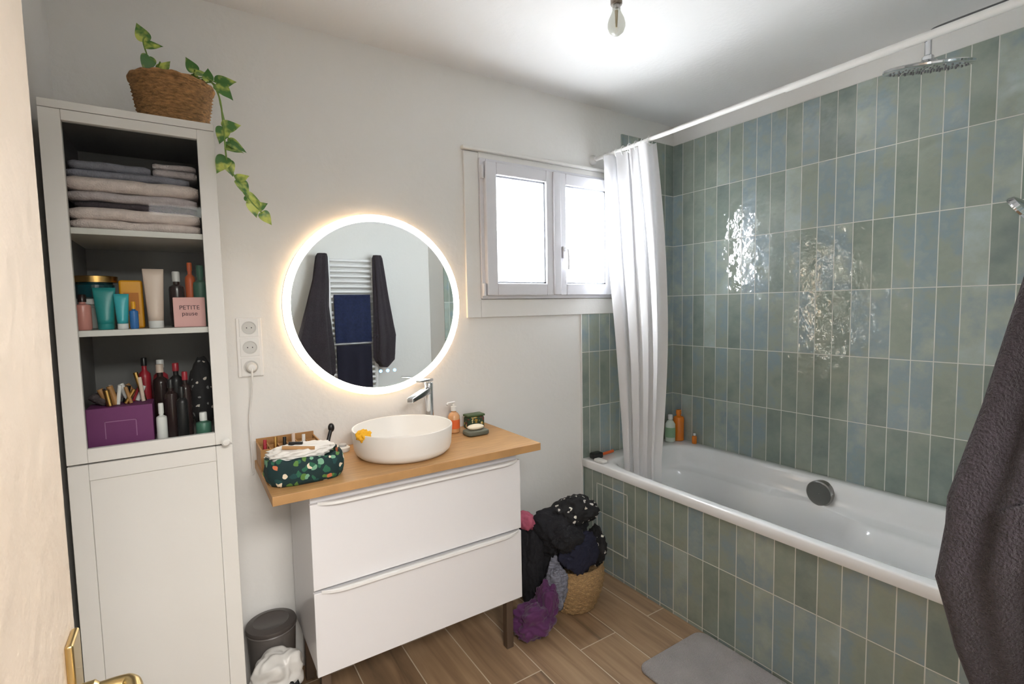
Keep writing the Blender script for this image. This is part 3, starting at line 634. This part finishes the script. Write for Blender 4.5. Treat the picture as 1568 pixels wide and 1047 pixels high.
# ------------------------------------------------------------ bulb
bl=[]; bp_=Vector((1.30,1.30,2.378))
bl.append(lathe('glass_envelope',[(.001,-.033),(.012,-.030),(.024,-.020),(.030,-.004),(.030,.006),(.026,.022),(.018,.038),(.0135,.050),(.0135,.056)],bp_,GLASSB,n=40,cap=False))
bl.append(lathe('screw_cap',[(.0135,.054),(.014,.058),(.013,.062),(.014,.066),(.013,.070),(.012,.076)],bp_,STEEL,n=24))
bl.append(lathe('lamp_socket',[(.018,.068),(.020,.072),(.020,.090),(.014,.098),(.006,.1065)],bp_,mat('grey_socket',(120,110,98),.5),n=28))
bl.append(lathe('filament_stem',[(.003,-.005),(.004,.01),(.006,.05)],bp_,mat('filament',(180,160,120),.4),n=10))
grp('hanging_light_bulb',bl)
# ------------------------------------------------------------ radiator + towels on wall_front
ra=[]; RWH=mat('radiator_white',(235,235,235),.3)
ra.append(tube('post_left',[(.935,.045,.75),(.935,.045,1.83)],.016,RWH)); ra.append(tube('post_right',[(1.285,.045,.75),(1.285,.045,1.83)],.016,RWH))
for k in range(26):
    if k in (8,16): continue
    ra.append(tube('bar_%d'%k,[(.935,.045,.79+k*.0405),(1.285,.045,.79+k*.0405)],.0115,RWH))
ra.append(boxes('wall_mounts',[(.925,.945,-.02,.045,.85,.87),(1.275,1.295,-.02,.045,.85,.87),(.925,.945,-.02,.045,1.7,1.72),(1.275,1.295,-.02,.045,1.7,1.72)],RWH))
grp('towel_radiator',ra)
def hangtowel(name,rings,m,seed):
    bm=bmesh.new(); n=160; RR=[]
    K=10; full=[]
    for i in range(len(rings)-1):
        for j in range(K):
            t=j/K
            full.append([rings[i][q]*(1-t)+rings[i+1][q]*t for q in range(5)])
    full.append(list(rings[-1]))
    for z,cx,cy,hx,hy in full:
        row=[]
        for i in range(n):
            a=2*math.pi*i/n; ca,sa=math.cos(a),math.sin(a)
            w=1+.13*math.sin(5*a+seed+1.2*z)+.07*math.sin(9*a+seed*2-2*z)+.05*noise.noise(Vector((ca*2,sa*2,z*5+seed)))
            row.append(bm.verts.new((cx+ca*hx*w,cy+sa*hy*w,z+.03*math.sin(2*a+seed)*(1 if z<1.2 else 0))))
        RR.append(row)
    for A,B in zip(RR,RR[1:]):
        for i in range(n): bm.faces.new((A[i],A[(i+1)%n],B[(i+1)%n],B[i]))
    bm.faces.new(RR[0]); bm.faces.new(RR[-1][::-1])
    return mk(name,bm,m,smooth=True)
hangtowel('hanging_towel',[(1.845,.885,.105,.03,.02),(1.82,.88,.105,.04,.028),(1.65,.865,.108,.055,.034),(1.45,.83,.118,.078,.041),(1.30,.815,.130,.104,.052),(1.20,.802,.138,.122,.065),(1.13,.800,.141,.124,.071),(1.04,.82,.137,.11,.062),(.96,.84,.132,.09,.05),(.915,.86,.13,.07,.045)],DTOWEL,.6)
hangtowel('hanging_towel',[(1.845,1.305,.105,.03,.02),(1.82,1.305,.105,.040,.028),(1.5,1.325,.11,.06,.034),(1.2,1.345,.12,.085,.04),(1.02,1.335,.12,.08,.042),(.98,1.32,.12,.05,.04)],DTOWEL,2.1)
def drape(name,x0,x1,z0,z1,y,m,seed):
    bm=bmesh.new(); G=[]
    for side in (0,1):
        for j in range(24):
            t=j/23; z=z0+(z1-z0)*(t if side==0 else 1-t)
            G.append([bm.verts.new((x0+(x1-x0)*i/40,(y+.006*math.sin(i*.5+seed)*(1-t) if side==0 else .064),z)) for i in range(41)])
    for A,B in zip(G,G[1:]):
        for i in range(40): bm.faces.new((A[i],A[i+1],B[i+1],B[i]))
    return mk(name,bm,m,smooth=True)
drape('navy_towel',.965,1.245,1.16,1.535,.078,NTOWEL,1)
drape('black_bathrobe',.97,1.24,.72,1.14,.08,mat('black_terry',(26,26,42),.95),2)
# ------------------------------------------------------------ laundry basket & clothes
SEA=mat('seagrass',(190,155,108),.8,bump=1,bscale=120,var=.3,vscale=70,stretch=(1,1,3))
kc=Vector((1.485,1.79,0)); bm=bmesh.new(); n=96; R=[]; rows=30
for k in range(rows+1):
    t=k/rows; r=.105+.045*math.sin(min(1,t*1.05)*math.pi*.62)-.012*max(0,t-.75)*4*.5; z=.001+.215*t
    R.append([bm.verts.new(kc+Vector(((r+.003*math.sin(i*math.pi/3+k*math.pi*.5)+.002*math.sin(k*2.1))*math.cos(2*math.pi*i/n),(r+.003*math.sin(i*math.pi/3+k*math.pi*.5)+.002*math.sin(k*2.1))*math.sin(2*math.pi*i/n),z))) for i in range(n)])
R.append([bm.verts.new(kc+Vector((.12*math.cos(2*math.pi*i/n),.12*math.sin(2*math.pi*i/n),.19))) for i in range(n)])
for A,B in zip(R,R[1:]):
    for i in range(n): bm.faces.new((A[i],A[(i+1)%n],B[(i+1)%n],B[i]))
bm.faces.new(R[0][::-1]); bm.faces.new(R[-1])
hb=[mk('woven_body',bm,SEA,smooth=True)]
for s in (-1,1):
    hb.append(tube('handle_%d'%s,smoothpts([kc+Vector((s*.13,-.03,.19)),kc+Vector((s*.145,-.02,.225)),kc+Vector((s*.145,.02,.225)),kc+Vector((s*.13,.03,.19))],5),.006,SEA))
grp('seagrass_basket',hb)
CB=mat('black_cotton',(24,24,30),.9,bump=.3,bscale=90); CN=mat('navy_cotton',(28,30,52),.9); CP=mat('purple_velvet',(84,34,84),.8,sheen=.2); CK=mat('pink_cotton',(180,90,112),.85); CG=mat('grey_striped_cotton',(120,122,135),.85,var=.5,vscale=25,stretch=(1,1,8))
CF=pattern_mat('black_floral_cotton',(16,16,20),[(225,222,210),(200,195,190)],32,.24)
lp=[blob('black_garment',(1.42,1.80,.37),(.13,.11,.11),CB,1,.2,1.3,5,wr=.07),blob('printed_blouse',(1.49,1.77,.455),(.105,.09,.062),CF,2,.18,1.3,5,wr=.07),
 blob('navy_garment',(1.45,1.69,.29),(.10,.045,.085),CN,3,.2,1.4,5,wr=.08),blob('printed_sleeve',(1.57,1.72,.28),(.045,.05,.095),CF,5,.2,1.4,5,wr=.08),
 blob('dark_trousers',(1.38,1.70,.37),(.075,.05,.06),CB,23,.2,1.4,5,wr=.08),
 blob('pink_garment',(1.265,1.85,.43),(.04,.05,.04),CK,6,.2,1.4,4,wr=.08),blob('grey_garment',(1.33,1.72,.17),(.045,.05,.10),CG,7,.25,1.4,5,wr=.08,flat=.001),blob('dark_garment',(1.27,1.84,.24),(.06,.08,.17),CB,9,.2,1.4,5,wr=.07,flat=.001),
 blob('black_garment_low',(1.36,1.82,.2),(.08,.06,.17),CB,19,.2,1.4,5,wr=.07),
 blob('purple_garment',(1.20,1.70,.07),(.10,.075,.075),CP,11,.25,1.4,5,wr=.09,flat=.001,folds=5),blob('purple_garment_sleeve',(1.27,1.70,.12),(.05,.05,.09),CP,12,.25,1.4,5,wr=.08,flat=.001,folds=5)]
grp('laundry_pile',lp)
# ------------------------------------------------------------ bin with bags
BINM=mat('grey_bin',(100,95,92),.4)
bn=[lathe('bucket',[(.065,.001),(.070,.004),(.082,.262),(.085,.268),(.082,.272),(.076,.268),(.074,.22),(.01,.219)],(.202,1.965,0),BINM,n=48,cap=False)]
bn.append(lathe('lid',[(.084,.0),(.086,.006),(.083,.014),(.06,.020),(.055,.016),(.001,.015)],(.202,1.965,.272),mat('dark_lid',(74,68,65),.35),n=48))
bn.append(blob('white_bag',(.200,1.84,.17),(.082,.055,.07),mat('white_bin_bag',(215,213,209),.35),14,.2,1.3,5,wr=.05,folds=3))
bn.append(blob('black_bag',(.222,1.79,.065),(.068,.06,.08),mat('black_bag_plastic',(16,16,18),.4),6,.25,1.6,5,wr=.1,flat=.001))
grp('waste_bin',bn)
# ------------------------------------------------------------ bath mat
bm=bmesh.new(); P=[]; x0,x1,y0,y1,r=1.40,1.79,.70,1.305,.045
for cx,cy,a0 in ((x1-r,y1-r,0),(x0+r,y1-r,90),(x0+r,y0+r,180),(x1-r,y0+r,270)):
    for k in range(9):
        a=math.radians(a0+k*90/8); P.append((cx+r*math.cos(a),cy+r*math.sin(a)))
lo_=[bm.verts.new((x,y,.0005)) for x,y in P]; up_=[bm.verts.new((x,y,.012)) for x,y in P]
for i in range(len(P)): bm.faces.new((lo_[i],lo_[(i+1)%len(P)],up_[(i+1)%len(P)],up_[i]))
bm.faces.new(lo_[::-1]); bm.faces.new(up_)
mk('bath_mat',bm,mat('grey_plush',(168,163,160),.95,bump=1,bscale=200,var=.12,vscale=9,sheen=.3),bevel=.004,seg=2)
# ------------------------------------------------------------ lights / world
def area(name,loc,rot,sx_,sy_,p,c):
    l=bpy.data.lights.new(name,'AREA'); l.shape='RECTANGLE'; l.size=sx_; l.size_y=sy_; l.energy=p; l.color=c
    o=bpy.data.objects.new(name,l); COL.objects.link(o); o.location=loc; o.rotation_euler=rot; return o
area('window_daylight',(1.6,2.32,1.84),(math.radians(-80),0,0),.95,.75,96,(.95,.98,1))
area('hall_fill_light',(.3,-.85,2.40),(math.radians(35),0,0),1.2,.9,112,(1,.965,.92))  # added fill coming through the doorway, not a known ceiling lamp
w=bpy.data.worlds.new('sky'); S.world=w; w.use_nodes=True; bg=w.node_tree.nodes['Background']; bg.inputs[0].default_value=(.85,.93,1,1); bg.inputs[1].default_value=3
S.view_settings.view_transform='Standard'
# ------------------------------------------------------------ camera
cd=bpy.data.cameras.new('camera'); cd.sensor_width=36; cd.sensor_fit='HORIZONTAL'; cd.lens=766/1568*36; cd.clip_start=.02
co=bpy.data.objects.new('camera',cd); COL.objects.link(co)
yaw,pit,rol=map(math.radians,(33.040,4.072,1.083))
Fv=Vector((math.sin(yaw)*math.cos(pit),math.cos(yaw)*math.cos(pit),-math.sin(pit))); Rv=Vector((math.cos(yaw),-math.sin(yaw),0)); Uv=Rv.cross(Fv)
R2=math.cos(rol)*Rv-math.sin(rol)*Uv; U2=math.sin(rol)*Rv+math.cos(rol)*Uv
co.matrix_world=Matrix(((R2.x,U2.x,-Fv.x,0),(R2.y,U2.y,-Fv.y,0),(R2.z,U2.z,-Fv.z,H),(0,0,0,1)))
S.camera=co
